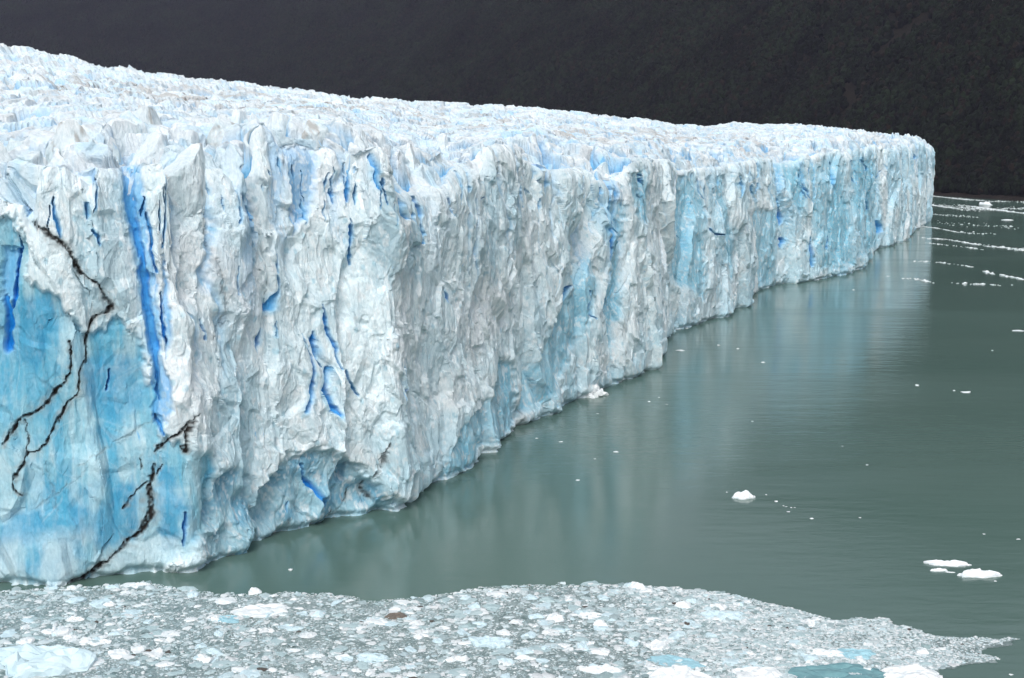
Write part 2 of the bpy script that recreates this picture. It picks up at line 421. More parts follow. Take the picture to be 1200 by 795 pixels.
# relief ------------------------------------------------------------
softb = np.zeros(Z.shape, f32)
for poly in soft_blue:
    m = poly_mask(Uj * 0.6 + U * 0.4, Vj, poly, 3.0 if poly[0][0] < 600 else 4.5); softb = np.maximum(softb, m)
near_c = np.clip(260.0 / by, 0.25, 1.0)[:, None]
zone = poly_mask(Uj + 5 * vnoise(U / 9, V / 30, seed=163), Vj + 9 * vnoise(U / 7, V / 40, seed=164), cyan_zone, 5.0)
F1, F2, ox, oy, a1, b1, c1 = worley((S2 + 3.5 * vnoise(S2 / 15, Z / 18, seed=20)) / 15.0, (Z + 6 * vnoise(S2 / 20, Z / 20, seed=21)) / 38.0, 22)
edge1 = F2 - F1
cx0, cz0 = (S2 + 3.5 * vnoise(S2 / 15, Z / 18, seed=20)) / 15.0, (Z + 6 * vnoise(S2 / 20, Z / 20, seed=21)) / 38.0
D, _ = facets(cx0, cz0, 22, soft=0.11, wa=4.0, wb=4.6, wc=3.4)
wS = S2 + 0.7 * vnoise(S2 / 6, Z / 8, seed=24) + 0.10 * Z; wZ = Z + 2 * vnoise(S2 / 7, Z / 7, seed=25)
f, e = facets(wS / 6.0, wZ / 16.0, 26); D += f * 0.8
f, e = facets((wS + 0.3 * wZ) / 4.4 + 11, wZ / 6.5, 29); D += f * 0.55 * (1 - 0.5 * zone)
D += fbm(S2 / 22, Z / 26, oct=3, seed=12) * 2.0
calm = (1 - 0.6 * zone) * (1 - 0.6 * softb)
steep = np.abs(np.gradient(D, s, axis=0)) > 1.0      # flanks of the slabs take their grain from the depth axis
wS = np.where(steep, D * 1.1 + 61.7 + 0.1 * Z, wS); del steep
f, e = facets(wS / 3.3 + 5, wZ / 5.6, 31); D += f * 0.60 * calm; edge2 = e
f, e = facets(wS / 1.4 + 9, wZ / 2.4, 36); D += f * 0.19 * calm * (0.35 + 0.65 * near_c)
f, e = facets((wS + 0.25 * wZ) / 0.6, wZ / 1.1, 41); D += f * 0.07 * near_c * calm
f, e = facets((wS - 0.3 * wZ) / 0.33, wZ / 0.7, 46); D += f * 0.03 * near_c ** 2 * calm
rib = ridged(wS / 3.4 + 0.5 * vnoise(S2 / 9, Z / 9, seed=14), Z / 17.0, oct=3, seed=15)
D += rib * 0.16
D += fbm(wS / 1.5, Z / 2.4, oct=4, seed=16, gain=0.6) * 0.12 * calm * (0.4 + 0.6 * near_c)
fine_rib = ridged(wS / 0.8 + 0.35 * Z / 3, Z / 5.0, oct=4, seed=150, gain=0.6)
D += fine_rib * 0.07 * calm * (0.4 + 0.6 * near_c)
# grooves running down from the crevasses that cut the rim
g0 = np.interp(S2 + 2.6 * vnoise(S2 / 14, Z / 9, seed=140) + 0.8 * vnoise(S2 / 3, Z / 2.5, seed=141), s, Sblue[:, 0]) * sstep(30, 62, Z + 14 * vnoise(S2 / 10, Z * 0, seed=17))
D -= g0 * 1.1
# separations between big slabs, stronger high up
sl = (1 - sstep(0.0, 0.05, edge1)) * sstep(0.8, 1.3, np.abs(ox) / (np.abs(oy) + 0.02)) * sstep(0.35, 0.95, hrel + 0.3 * vnoise(S2 / 17, Z / 30, seed=18)) * (U > 640)
D -= sl * 0.7
# the wall leans back a little and crumbles at the top
D -= 2.2 * np.clip(hrel, 0, 1.1) ** 1.5
top = ztop[:, None] - Z
D -= 1.6 * np.exp(-np.clip(top, 0, 99) / 1.4)
# notch cut by the water
D -= 1.3 * np.exp(-(np.clip(Z - 0.1 + 0.5 * vnoise(S2 / 3, Z * 0, seed=19), -2, 99) / 0.8) ** 2)
cave = np.zeros(Z.shape, f32)
for poly, dp in caves:
    m = poly_mask(Uj, Vj, poly, 7.0); cave = np.maximum(cave, m * (0.6 + 0.08 * dp))
    D -= m * dp * (0.75 + 0.45 * vnoise(S2 / 4, Z / 4, seed=44))
D -= zone * 1.1
D -= softb * 0.9
lightshelf = 0
rs = np.random.default_rng(17)
for _ in range(75):
    u0 = rs.uniform(20, 1080); v0 = np.interp(u0, rimsm_x, rimsm) + rs.uniform(2, 40) * (1.6 if u0 < 500 else 1.0); L_ = rs.uniform(8, 42) * np.interp(u0, [0, 500, 1080], [1.1, 0.9, 0.5]); w_ = rs.uniform(1.4, 4.2) * np.interp(u0, [0, 500, 1080], [1.0, 0.9, 0.6]); dx = rs.uniform(-4, 6)
    deep_cracks.append([(u0, v0, 0.8), (u0 + dx * 0.4, v0 + L_ * 0.45, w_), (u0 + dx, v0 + L_, 0.5)])
crack = np.zeros(Z.shape, f32); chalo = np.zeros(Z.shape, f32)
for ln in deep_cracks:
    d = line_dist(Uw, Vw, ln); m = 1 - sstep(0.35, 1.4, d); crack = np.maximum(crack, m); chalo = np.maximum(chalo, (1 - sstep(0.6, 3.2, d)) * (0.6 + 0.4 * vnoise(U / 5, V / 9, seed=162)))
mpp = np.clip(by / FPX, 0.13, 1)[:, None]
D -= crack * np.clip(7 * mpp, 1.1, 2.4)
dmask = np.zeros(Z.shape, f32); dhalo = np.zeros(Z.shape, f32)
for ln, st in dirt:
    d = line_dist(Uw + 0.9 * vnoise(U / 2.2, V / 2.2, seed=8), Vw + 0.8 * vnoise(U / 3, V / 2.0, seed=168), ln) / (1.25 + 0.7 * vnoise(U / 7, V / 7, seed=169))
    grain = 0.55 + 0.6 * vnoise(U / 3.0, V / 3.0, seed=9)
    dmask = np.maximum(dmask, (1 - sstep(0.4, 1.1, d)) * (st if st > 0.6 else st * 0.45) * np.clip(grain + 0.35, 0, 1)); dhalo = np.maximum(dhalo, (1 - sstep(0.5, 4.0, d)) * st)
D -= dmask * 0.6
WX = bx[:, None] + nx[:, None] * D; WY = by[:, None] + ny[:, None] * D
tb = fbm(WX / 1.8, WY / 1.8, Z / 5.0, oct=3, seed=160) * 0.40
WX = WX + ny[:, None] * tb; WY = WY - nx[:, None] * tb
# ---- intrinsic ice colour of the wall (linear)
def mix(c, col, m): return c + (np.array(col, f32) - c) * m[..., None]
c = np.empty(Z.shape + (3,), f32); c[:] = (0.76, 0.865, 0.90)
big = fbm(S2 / 19, Z / 15, oct=4, seed=80)
c = mix(c, (0.83, 0.87, 0.89), sstep(-0.05, 0.45, big) * 0.8)                       # bubbly white ice
c = mix(c, (0.44, 0.62, 0.70), sstep(0.05, 0.50, fbm(S2 / 12 + 40, Z / 24, oct=5, seed=83)) * 0.85)   # clearer bluish ice
c = mix(c, (0.60, 0.60, 0.58), sstep(0.15, 0.5, fbm(S2 / 5 + 40, Z / 22, oct=4, seed=85)) * 0.12)   # silty streaks
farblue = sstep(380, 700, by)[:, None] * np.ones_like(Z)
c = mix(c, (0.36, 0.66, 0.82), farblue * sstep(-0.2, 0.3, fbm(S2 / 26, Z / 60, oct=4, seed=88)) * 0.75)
low = sstep(30, 2, Z) * sstep(-0.25, 0.3, fbm(S2 / 14, Z / 10, oct=4, seed=89))
c = mix(c, (0.38, 0.65, 0.77), low * 0.6)
c = mix(c, (0.83, 0.86, 0.87), (1 - sstep(0, 0.10, edge2)) * 0.2)                 # bruised white fracture edges
spots = worley(S2 / 2.3, Z / 3.2, 92); c = mix(c, (0.30, 0.55, 0.66), (1 - sstep(0.10, 0.22, spots[0])) * (spots[4] > 0.72) * 0.55)
# left bay of clear glacier ice
lay = 0.5 + 0.5 * vnoise(S2 / 9, Z / 0.42, seed=94)
vst = fbm(S2 / 1.6, Z / 16, oct=4, seed=165)
zc = mix(np.broadcast_to(np.array((0.25, 0.53, 0.65), f32), c.shape).copy(), (0.08, 0.36, 0.56), sstep(0.0, 0.5, fbm(S2 / 5, Z / 5.5, oct=4, seed=95)) * 0.85)
zc = mix(zc, (0.50, 0.70, 0.77), sstep(0.0, 0.45, fbm(S2 / 5 + 30, Z / 6, oct=5, seed=96)) * 0.85)
zc = mix(zc, (0.20, 0.47, 0.60), lay * 0.30)
zc = mix(zc, (0.08, 0.40, 0.60), sstep(0.0, 0.5, vst) * 0.7); zc = mix(zc, (0.55, 0.74, 0.80), sstep(-0.1, -0.5, vst) * 0.5)
for pb in ([(78,590),(110,600),(160,560),(168,600),(160,640),(120,645),(92,625)], [(182,548),(205,545),(216,600),(212,640),(190,650),(182,600)], [(0,352),(60,350),(62,400),(40,440),(10,420),(0,400)], [(0,610),(40,600),(60,625),(20,640),(0,640)], [(100,420),(165,420),(170,480),(130,500),(100,470)]):
    zc = mix(zc, (0.05, 0.32, 0.54), poly_mask(Uj + 4 * vnoise(U / 5, V / 12, seed=166), Vj, pb, 7.0) * (0.65 + 0.35 * fbm(S2 / 1.5, Z / 2.5, oct=3, seed=167)))
wst = ridged(S2 / 3.2 + 2 * vnoise(S2 / 5, Z / 7, seed=191), Z / 13, oct=4, seed=190); zc = mix(zc, (0.70, 0.82, 0.86), sstep(0.55, 0.95, wst) * 0.25)
zc = mix(zc, (0.60, 0.73, 0.77), sstep(6, 1, Z + 6 * vnoise(S2 / 4, Z / 4, seed=97)) * 0.65)
c = mix(c, (1, 1, 1), zone * 0) * (1 - zone[..., None]) + zc * zone[..., None]
cc = mix(np.broadcast_to(np.array((0.33, 0.56, 0.66), f32), c.shape).copy(), (0.09, 0.34, 0.52), sstep(-0.05, 0.45, fbm(S2 / 4, Z / 3.5, oct=4, seed=98)) * 0.8)
cm = np.clip(cave, 0, 1)[..., None]; c = c * (1 - cm) + cc * cm
sb = softb * (0.75 + 0.25 * fbm(S2 / 3, Z / 7, oct=3, seed=99))
leftb = (U < 450)
c = np.where(leftb[..., None], mix(c, (0.15, 0.46, 0.80), sb), mix(c, (0.22, 0.58, 0.76), sb * 0.9))
upb = np.clip(g0 * 1.0, 0, 1) * 0.6; c = mix(c, (0.16, 0.48, 0.80), upb)
c = mix(c, (0.14, 0.46, 0.76), sl * 0.3)
fs = fbm(wS / 0.8, Z / 1.6, oct=3, seed=180, gain=0.7); c = mix(c, (0.55, 0.70, 0.76), sstep(0.12, 0.5, fs) * 0.5 * (1 - 0.8 * zone)); c = mix(c, (0.87, 0.90, 0.91), sstep(-0.12, -0.5, fs) * 0.6 * (1 - 0.85 * zone))
bv = ridged(S2 / 9 + Z * 0.02, Z / 60, oct=3, seed=182); c = mix(c, (0.42, 0.38, 0.33), sstep(0.90, 0.99, bv) * sstep(0.0, 0.4, fbm(S2 / 6, Z / 9, oct=2, seed=183)) * 0.55 * (1 - zone))
tn = ridged(wS / 2.6, Z / 14, oct=2, seed=184) * 0.5 + 0.5; c = mix(c, (0.10, 0.42, 0.76), sstep(0.965, 0.99, tn) * sstep(0.15, 0.4, fbm(S2 / 4, Z / 5, oct=2, seed=185)) * 0.85)
c = mix(c, (0.30, 0.62, 0.84), np.clip(chalo, 0, 1) * 0.9)
cv = sstep(-0.4, 0.4, fbm(S2 / 3, Z / 9, oct=3, seed=161) + 0.35 * sstep(35, 60, Z))[..., None]
c = c * (1 - crack[..., None]) + (np.array((0.012, 0.25, 0.70), f32) * (1 - cv) + np.array((0.11, 0.44, 0.80), f32) * cv) * crack[..., None]
c = mix(c, (0.30, 0.33, 0.33), dhalo * 0.75 * (0.6 + 0.5 * vnoise(U / 6, V / 6, seed=101)))
c = mix(c, (0.025, 0.022, 0.02), dmask)
snow = np.exp(-np.clip(top, 0, 99) / 2.0); c = mix(c, (0.80, 0.86, 0.89), snow * 0.55)
c = np.clip(c, 0.01, 0.9)

glacier = bpy.data.objects.new('glacier', None); COL.objects.link(glacier)
glacier.location = (float(bx[NS // 2]), float(by[NS // 2]), 0)
glacier['label'] = 'huge pale blue glacier ending in a sheer cracked ice wall above the lake'
glacier['category'] = 'glacier'
GL = np.array(glacier.location, f32)

def grid_faces(nu, nv, flip=False):
    i = np.arange(nu - 1)[:, None] * nv + np.arange(nv - 1)[None, :]
    q = np.stack([i, i + nv, i + nv + 1, i + 1], -1).reshape(-1, 4)
    return q[:, ::-1] if flip else q
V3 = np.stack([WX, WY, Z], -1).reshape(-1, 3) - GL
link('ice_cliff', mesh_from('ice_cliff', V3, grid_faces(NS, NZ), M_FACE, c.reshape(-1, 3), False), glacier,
     label='sheer front wall of pale blue ice with deep blue cracks and black dirt bands')

# ---- surface of the glacier
FX = gx + jx; FY = gy + jy
w0 = np.exp(-gt / 5.0)
FX += (nx * D[:, -1])[:, None] * w0; FY += (ny * D[:, -1])[:, None] * w0
fc = np.empty(GZ.shape + (3,), f32); fc[:] = (0.77, 0.825, 0.86)
fc = mix(fc, (0.60, 0.76, 0.85), sstep(-0.1, 0.35, fbm(gx / 7, gy / 7, oct=4, seed=110)) * 0.65)
fc = mix(fc, (0.60, 0.62, 0.62), sstep(0.0, 0.5, fbm(gx / 30, gy / 12, oct=4, seed=196)) * 0.45)
fc = mix(fc, (0.45, 0.68, 0.84), sstep(0.0, 0.4, fbm(gx / 3, gy / 3, GZ / 6, oct=3, seed=172)) * 0.5 * np.exp(-gt / 150))
fc = mix(fc, (0.42, 0.68, 0.86), ((rb > 0.72) * sstep(0.1, -0.4, Sz / 4)) * 0.5)
bandv = 104 + 0.09 * gu                                                             # silt carried in a band along the flow
band = np.exp(-((gv - bandv) / 16.0) ** 2) * sstep(0.04, 0.15, gr)
sil = sstep(0.0, 0.45, fbm(gx / 16, gy / 5, oct=5, seed=112)) * (0.25 + 0.9 * band)
fc = mix(fc, (0.46, 0.43, 0.40), np.clip(sil, 0, 1) * 0.65)
specks = sstep(0.44, 0.58, fbm(gx / 3.2, gy / 1.6, oct=4, seed=114)) * (0.3 + 0.7 * band)
fc = mix(fc, (0.12, 0.10, 0.09), np.clip(specks, 0, 1) * 0.8)
fc = mix(fc, (0.12, 0.50, 0.86), np.clip(Sblue, 0, 1) * 0.85 * (0.5 + 0.5 * np.exp(-gt / 120)))
fc[:, 0] = c[:, -1]; fc[:, 1] = 0.5 * (fc[:, 1] + fc[:, 0])
GZf = GZ.copy(); FV = np.stack([FX, FY, GZf], -1)
FV[:, 0] = np.stack([WX[:, -1], WY[:, -1], Z[:, -1]], -1)
verts = FV.reshape(-1, 3); faces = [grid_faces(NS, NT)]; cols = [fc.reshape(-1, 3)]; vs = [verts]; off = len(verts)
def skirt(edge, ecol):                                                              # the sides turned away from the camera
    global off
    n = len(edge); k = 24
    zz = np.linspace(1, 0, k)[None, :] * (edge[:, 2:3] + 2) - 2
    sx = edge[:, 0:1] + 2.5 * fbm(np.arange(n)[:, None] / 14.0 + zz * 0, zz / 9, oct=3, seed=120) * (zz < edge[:, 2:3] - 0.5)
    sy = edge[:, 1:2] + 2.5 * fbm(np.arange(n)[:, None] / 14.0 + 50 + zz * 0, zz / 9, oct=3, seed=121) * (zz < edge[:, 2:3] - 0.5)
    p = np.stack([sx, sy, zz], -1).reshape(-1, 3)
    faces.append(grid_faces(n, k) + off); vs.append(p); cols.append(np.repeat(ecol, k, 0)); off += len(p)
skirt(FV[-1], fc[-1]); skirt(FV[0], fc[0]); skirt(FV[:, -1], fc[:, -1])
link('ice_field', mesh_from('ice_field', np.concatenate(vs) - GL, np.concatenate(faces), M_FIELD, np.concatenate(cols), False), glacier,
     label='broken white surface of crowded ice blocks rising inland')

# separate ice towers standing on the edge of the surface
import bmesh
def ico_np(sub):
    bm = bmesh.new(); bmesh.ops.create_icosphere(bm, subdivisions=sub, radius=1.0)
    v = np.array([p.co[:] for p in bm.verts], f32); fa = np.array([[q.index for q in f_.verts] for f_ in bm.faces], np.int32); bm.free(); return v, fa
I5 = ico_np(5)
rs = np.random.default_rng(8); placed = []
def tower(i, j, wid, thk, up, lean):
    x, y, zt = float(FX[i, j]), float(FY[i, j]), float(GZ[i, j])
    v = I5[0].astype(np.float64); v = v / np.maximum(np.abs(v).max(1, keepdims=True), 1e-6) * 0.75 + v * 0.25      # a rounded block
    H2 = (up + 9) / 2
    v = v * (wid / 2, thk / 2, H2)
    for k in range(10):
        nrm = rs.normal(size=3) * (1, 1, 0.55); nrm /= np.linalg.norm(nrm); ext = np.abs(nrm) @ np.array((wid / 2, thk / 2, H2)); d0 = ext * rs.uniform(0.45, 0.8)
        over = np.maximum(v @ nrm - d0, 0); v -= over[:, None] * nrm * 0.96
    h = (v[:, 2] + H2) / (2 * H2)
    k = 1 - 0.45 * sstep(0.55, 1.0, h); v[:, 0] *= k; v[:, 1] *= k
    v[:, 0] += lean * v[:, 2]
    o = rs.random(3) * 80
    f1, e1 = facets((v[:, 0] + v[:, 1]) / 1.3 + o[0], v[:, 2] / 2.2 + o[1], 400); f2, e2 = facets((v[:, 0] - v[:, 1]) / 0.6 + o[1], v[:, 2] / 1.0 + o[2], 410)
    nn = v / (np.linalg.norm(v * (1, 1, 0.2), axis=1, keepdims=True) + 1e-6) * (1, 1, 0)
    v += nn * (f1 * 0.20 + f2 * 0.08 + fbm(v[:, 0] / 1.5 + o[0], v[:, 1] / 1.5 + o[1], v[:, 2] / 2.5 + o[2], oct=3, seed=420) * 0.3)[:, None]
    v[:, 2] += f1 * 0.15
    cl = np.empty((len(v), 3), f32); cl[:] = (0.72, 0.80, 0.835)
    n = fbm(v[:, 0] / 2 + o[0], v[:, 1] / 2 + o[1], v[:, 2] / 4 + o[2], oct=3, seed=430)
    tone = rs.random()
    cl = mix(cl, (0.34, 0.62, 0.82) if tone < 0.3 else (0.60, 0.72, 0.76), sstep(-0.1, 0.5, n) * 0.8)
    cl = mix(cl, (0.84, 0.88, 0.90), sstep(0.8, 0.97, h) * 0.8)
    if tone > 0.7: cl = mix(cl, (0.36, 0.33, 0.30), sstep(0.2, 0.6, fbm(v[:, 0] / 1.2 + o[2], v[:, 2] / 3 + o[1], oct=3, seed=440)) * 0.7)
    sl_ = rs.uniform(-0.4, 0.4) + math.atan2(ty[i], tx[i]); ca, sa = math.cos(sl_), math.sin(sl_)
    P = np.stack([v[:, 0] * ca - v[:, 1] * sa, v[:, 0] * sa + v[:, 1] * ca, v[:, 2]], -1)
    me = mesh_from('serac', P, I5[1], M_FACE, cl, False)
    link('serac', me, glacier, loc=(x - float(GL[0]), y - float(GL[1]), zt + up - H2))
def try_tower(u_lo, u_hi, t_hi, wid, up_r, mind):
    for _ in range(200):
        i = int(rs.integers(10, NS - 10)); u = ubase[i]
        if not (u_lo < u < u_hi): continue
        j = int(np.searchsorted(tt, rs.uniform(0.15, 1) ** 1.6 * t_hi)); x, y = FX[i, j], FY[i, j]
        if any((x - a) ** 2 + (y - b_) ** 2 < (mind * 0.5 * (w + wid)) ** 2 for a, b_, w in placed): continue
        up = rs.uniform(*up_r); uu, vv_ = project(x, y, GZ[i, j] + up)
        if vv_ < np.interp(uu, sky[:, 0], sky[:, 1]) + (14 if u_hi < 900 else -3): continue
        placed.append((x, y, wid)); tower(i, j, wid, wid * rs.uniform(0.35, 0.7), up, rs.uniform(-0.18, 0.18)); return
for _ in range(46): try_tower(-30, 470, 34, rs.uniform(3.5, 9.5), (1.8, 5.5), 0.7)
for _ in range(16): try_tower(470, 800, 26, rs.uniform(3.5, 8), (1.0, 3.2), 0.9)
for _ in range(12): try_tower(930, 1086, 50, rs.uniform(5, 10), (2.0, 4.5), 0.9)

# ------------------------------------------------------------------ water
m, nt, b = new_mat('glacial_lake_water')
tc = nt.nodes.new('ShaderNodeTexCoord')
nz = noise_node(nt, 0.012, 3, 0.5, tc.outputs['Object'])
rc = ramp(nt, nz.outputs[0], 0.35, (0.084, 0.150, 0.130), 0.68, (0.100, 0.166, 0.145))
nt.links.new(rc.outputs[0], b.inputs['Base Color'])
b.inputs['Roughness'].default_value = 0.13; b.inputs['IOR'].default_value = 1.333
mp = mapping(nt, tc.outputs['Object'], (0.35, 1.0, 1.0))
mp3 = mapping(nt, tc.outputs['Object'], (0.006, 0.022, 1.0)); wp = noise_node(nt, 1.0, 4, 0.6, mp3.outputs[0], 0.6)
wr_ = nt.nodes.new('ShaderNodeMapRange'); wr_.inputs[1].default_value = 0.35; wr_.inputs[2].default_value = 0.68; wr_.inputs[3].default_value = 0.10; wr_.inputs[4].default_value = 0.20
nt.links.new(wp.outputs[0], wr_.inputs[0]); nt.links.new(wr_.outputs[0], b.inputs['Roughness'])
w1 = noise_node(nt, 0.55, 5, 0.55, mp.outputs[0], 0.3)
mp2 = mapping(nt, tc.outputs['Object'], (0.10, 0.35, 1.0))
w2 = noise_node(nt, 0.5, 3, 0.5, mp2.outputs[0])
ad = nt.nodes.new('ShaderNodeMath'); ad.operation = 'MULTIPLY_ADD'; ad.inputs[1].default_value = 0.5
nt.links.new(w1.outputs[0], ad.inputs[0]); nt.links.new(w2.outputs[0], ad.inputs[2])
bp = nt.nodes.new('ShaderNodeBump'); bp.inputs['Strength'].default_value = 0.5; bp.inputs['Distance'].default_value = 0.16
nt.links.new(ad.outputs[0], bp.inputs['Height']); nt.links.new(bp.outputs[0], b.inputs['Normal'])
M_WATER = m
wv = np.array([(-7000, -800, 0), (7000, -800, 0), (7000, 9000, 0), (-7000, 9000, 0)], float)
link('lake_water', mesh_from('lake_water', wv, np.array([[0, 1, 2, 3]]), M_WATER), kind='structure')

# ------------------------------------------------------------------ mountain
shore = np.array([(2600, 500), (1700, 800), (900, 1150), (660, 1330), (575, 1405), (523, 1460), (476, 1600), (400, 1780), (230, 2120), (-80, 2700), (-500, 3500), (-1200, 4200), (-2400, 4600), (-4200, 4700)], float)
seg = np.linalg.norm(np.diff(shore, axis=0), axis=1); SS = np.concatenate([[0], np.cumsum(seg)])
def shore_at(q):
    return np.interp(q, SS, shore[:, 0]), np.interp(q, SS, shore[:, 1])
UPX, UPY = 0.30, 0.954
def ground_z(x, y, w):
    beach = np.minimum(w, 26) * 0.20
    h = beach + np.maximum(w - 26, 0) * 0.56
    k = sstep(10, 160, w)
    h = h + k * (fbm(x / 260, y / 260, oct=4, seed=200) * 34 + ridged(x / 420 + 5, y / 420, oct=3, seed=205) * 42 * sstep(60, 400, w))
    h += sstep(8, 30, w) * fbm(x / 30, y / 30, oct=4, seed=208) * 4 + sstep(0, 6, w) * fbm(x / 4, y / 4, oct=3, seed=209) * 0.7
    return h - sstep(3, 0, w) * 0.6
qs = np.concatenate([np.linspace(0, SS[2], 60)[:-1], np.linspace(SS[2], SS[7], 700)[:-1], np.linspace(SS[7], SS[-1], 500)])
ws = np.concatenate([np.linspace(0, 40, 60)[:-1], 40 + (1800 - 40) * np.linspace(0, 1, 330) ** 1.35])
Qg, Wg = np.meshgrid(qs, ws, indexing='ij')
sx, sy = shore_at(Qg)
wob = 6 * fbm(Qg / 60, Qg * 0, oct=4, seed=212)
mx = sx + UPX * Wg; my = sy + UPY * Wg + wob
mz = ground_z(mx, my, Wg)
m, nt, b = new_mat('mountain_soil')
tc = nt.nodes.new('ShaderNodeTexCoord')
at = nt.nodes.new('ShaderNodeAttribute'); at.attribute_name = 'tint'
n1 = noise_node(nt, 0.08, 6, 0.7, tc.outputs['Object'])
r1 = ramp(nt, n1.outputs[0], 0.3, (0.55, 0.55, 0.55), 0.7, (1.25, 1.25, 1.2))
nt.links.new(mixc(nt, 'MULTIPLY', 1.0, at.outputs['Color'], r1.outputs[0]), b.inputs['Base Color'])
b.inputs['Roughness'].default_value = 0.95; b.inputs['Specular IOR Level'].default_value = 0.1
n2 = noise_node(nt, 0.5, 6, 0.7, tc.outputs['Object'])
bp = nt.nodes.new('ShaderNodeBump'); bp.inputs['Distance'].default_value = 1.2; nt.links.new(n2.outputs[0], bp.inputs['Height']); nt.links.new(bp.outputs[0], b.inputs['Normal'])
M_SOIL = m
def bare(u, v, x, y):
    """how bare the slope is: the gully of rock and scree above the right shore"""
    lx = np.interp(v, [-60, 0, 30, 60, 100, 140], [1120, 1085, 1068, 1045, 1010, 985])
    wd = np.interp(v, [-60, 0, 40, 80, 110, 140], [30, 26, 26, 24, 16, 2])
    n = fbm(x / 26, y / 60, oct=5, seed=215)
    return np.clip(1.15 * np.exp(-((u - lx) / (wd * 1.7)) ** 2) + n * 1.2 - 0.45, 0, 1)
mu, mv = project(mx, my, mz)
bz = bare(mu, mv, mx, my) * (mv < 150)
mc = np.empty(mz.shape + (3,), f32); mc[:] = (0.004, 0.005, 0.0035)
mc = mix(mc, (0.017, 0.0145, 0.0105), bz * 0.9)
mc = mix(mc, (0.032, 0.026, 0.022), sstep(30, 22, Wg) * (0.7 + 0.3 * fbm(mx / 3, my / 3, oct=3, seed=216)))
link('mountain_slope', mesh_from('mountain_slope', np.stack([mx, my, mz], -1).reshape(-1, 3), grid_faces(*mz.shape), M_SOIL, mc.reshape(-1, 3), True), kind='structure')

# forest: one mass of crowns
def ico(sub):
    import bmesh
    bm = bmesh.new(); bmesh.ops.create_icosphere(bm, subdivisions=sub, radius=1.0)
    v = np.array([p.co[:] for p in bm.verts], f32); fa = np.array([[q.index for q in f_.verts] for f_ in bm.faces], np.int32); bm.free()
    return v, fa
I1, I2, I3 = ico(1), ico(2), ico(3)
rng = np.random.default_rng(5)
def crowns(n_try):
    q = rng.uniform(SS[2], SS[12], n_try); w = 24 + (1300 - 24) * rng.random(n_try)
    x, y = shore_at(q); y = y + UPY * w + 6 * fbm(q / 60, q * 0, oct=4, seed=212); x = x + UPX * w
    z = ground_z(x, y, w); u, v = project(x, y, z)
    keep = (u > -120) & (u < 1330) & (v > -45) & (v < 245)
    hid = np.interp(u, [0, 300, 600, 900, 1085, 1092, 1330], [80, 125, 150, 172, 185, 260, 260]); keep &= v < hid
    keep &= (bare(u, v, x, y) < 0.05 + 0.85 * rng.random(n_try)) | (v > 150)
    return x[keep], y[keep], z[keep], q[keep]
tx_, ty_, tz_, tq = crowns(300000)
print('trees', len(tx_))
def merge_blobs(x, y, z, R, Hh, base, jit, rng, cols, rot=True, tilt=0.0):
    v, fa = base; n = len(x); k = len(v)
    a = rng.random(n) * 6.283
    P = v[None] * (1 + jit * (rng.random((n, k, 1)) - 0.5))
    P = P * np.stack([R * (0.8 + 0.4 * rng.random(n)), R * (0.8 + 0.4 * rng.random(n)), Hh], -1)[:, None, :]
    X_ = P[..., 0] * np.cos(a)[:, None] - P[..., 1] * np.sin(a)[:, None]; Y_ = P[..., 0] * np.sin(a)[:, None] + P[..., 1] * np.cos(a)[:, None]
    P = np.stack([X_ + x[:, None], Y_ + y[:, None], P[..., 2] + z[:, None]], -1)
    F = fa[None] + (np.arange(n) * k)[:, None, None]
    C = np.repeat(cols[:, None, :], k, 1)
    return P.reshape(-1, 3), F.reshape(-1, 3), C.reshape(-1, 3)
nT = len(tx_)
R_ = rng.uniform(2.6, 5.4, nT); H_ = rng.uniform(4.0, 8.0, nT)
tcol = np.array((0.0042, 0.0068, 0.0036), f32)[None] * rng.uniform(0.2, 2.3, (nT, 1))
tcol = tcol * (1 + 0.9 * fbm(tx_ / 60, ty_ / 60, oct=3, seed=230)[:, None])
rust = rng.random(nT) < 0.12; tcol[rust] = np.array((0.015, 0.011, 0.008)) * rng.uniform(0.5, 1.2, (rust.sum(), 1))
m, nt, b = new_mat('beech_foliage')
at = nt.nodes.new('ShaderNodeAttribute'); at.attribute_name = 'tint'
tc = nt.nodes.new('ShaderNodeTexCoord'); n1 = noise_node(nt, 0.8, 4, 0.7, tc.outputs['Object'])
r1 = ramp(nt, n1.outputs[0], 0.3, (0.5, 0.5, 0.5), 0.7, (1.4, 1.4, 1.3))
nt.links.new(mixc(nt, 'MULTIPLY', 1.0, at.outputs['Color'], r1.outputs[0]), b.inputs['Base Color'])
b.inputs['Roughness'].default_value = 0.9; b.inputs['Specular IOR Level'].default_value = 0.1
bp = nt.nodes.new('ShaderNodeBump'); bp.inputs['Distance'].default_value = 0.8; nt.links.new(n1.outputs[0], bp.inputs['Height']); nt.links.new(bp.outputs[0], b.inputs['Normal'])
M_LEAF = m
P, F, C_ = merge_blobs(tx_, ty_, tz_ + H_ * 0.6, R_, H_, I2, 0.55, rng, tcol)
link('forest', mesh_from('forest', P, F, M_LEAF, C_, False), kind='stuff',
     label='dark dense beech forest covering the mountain slope behind the ice')

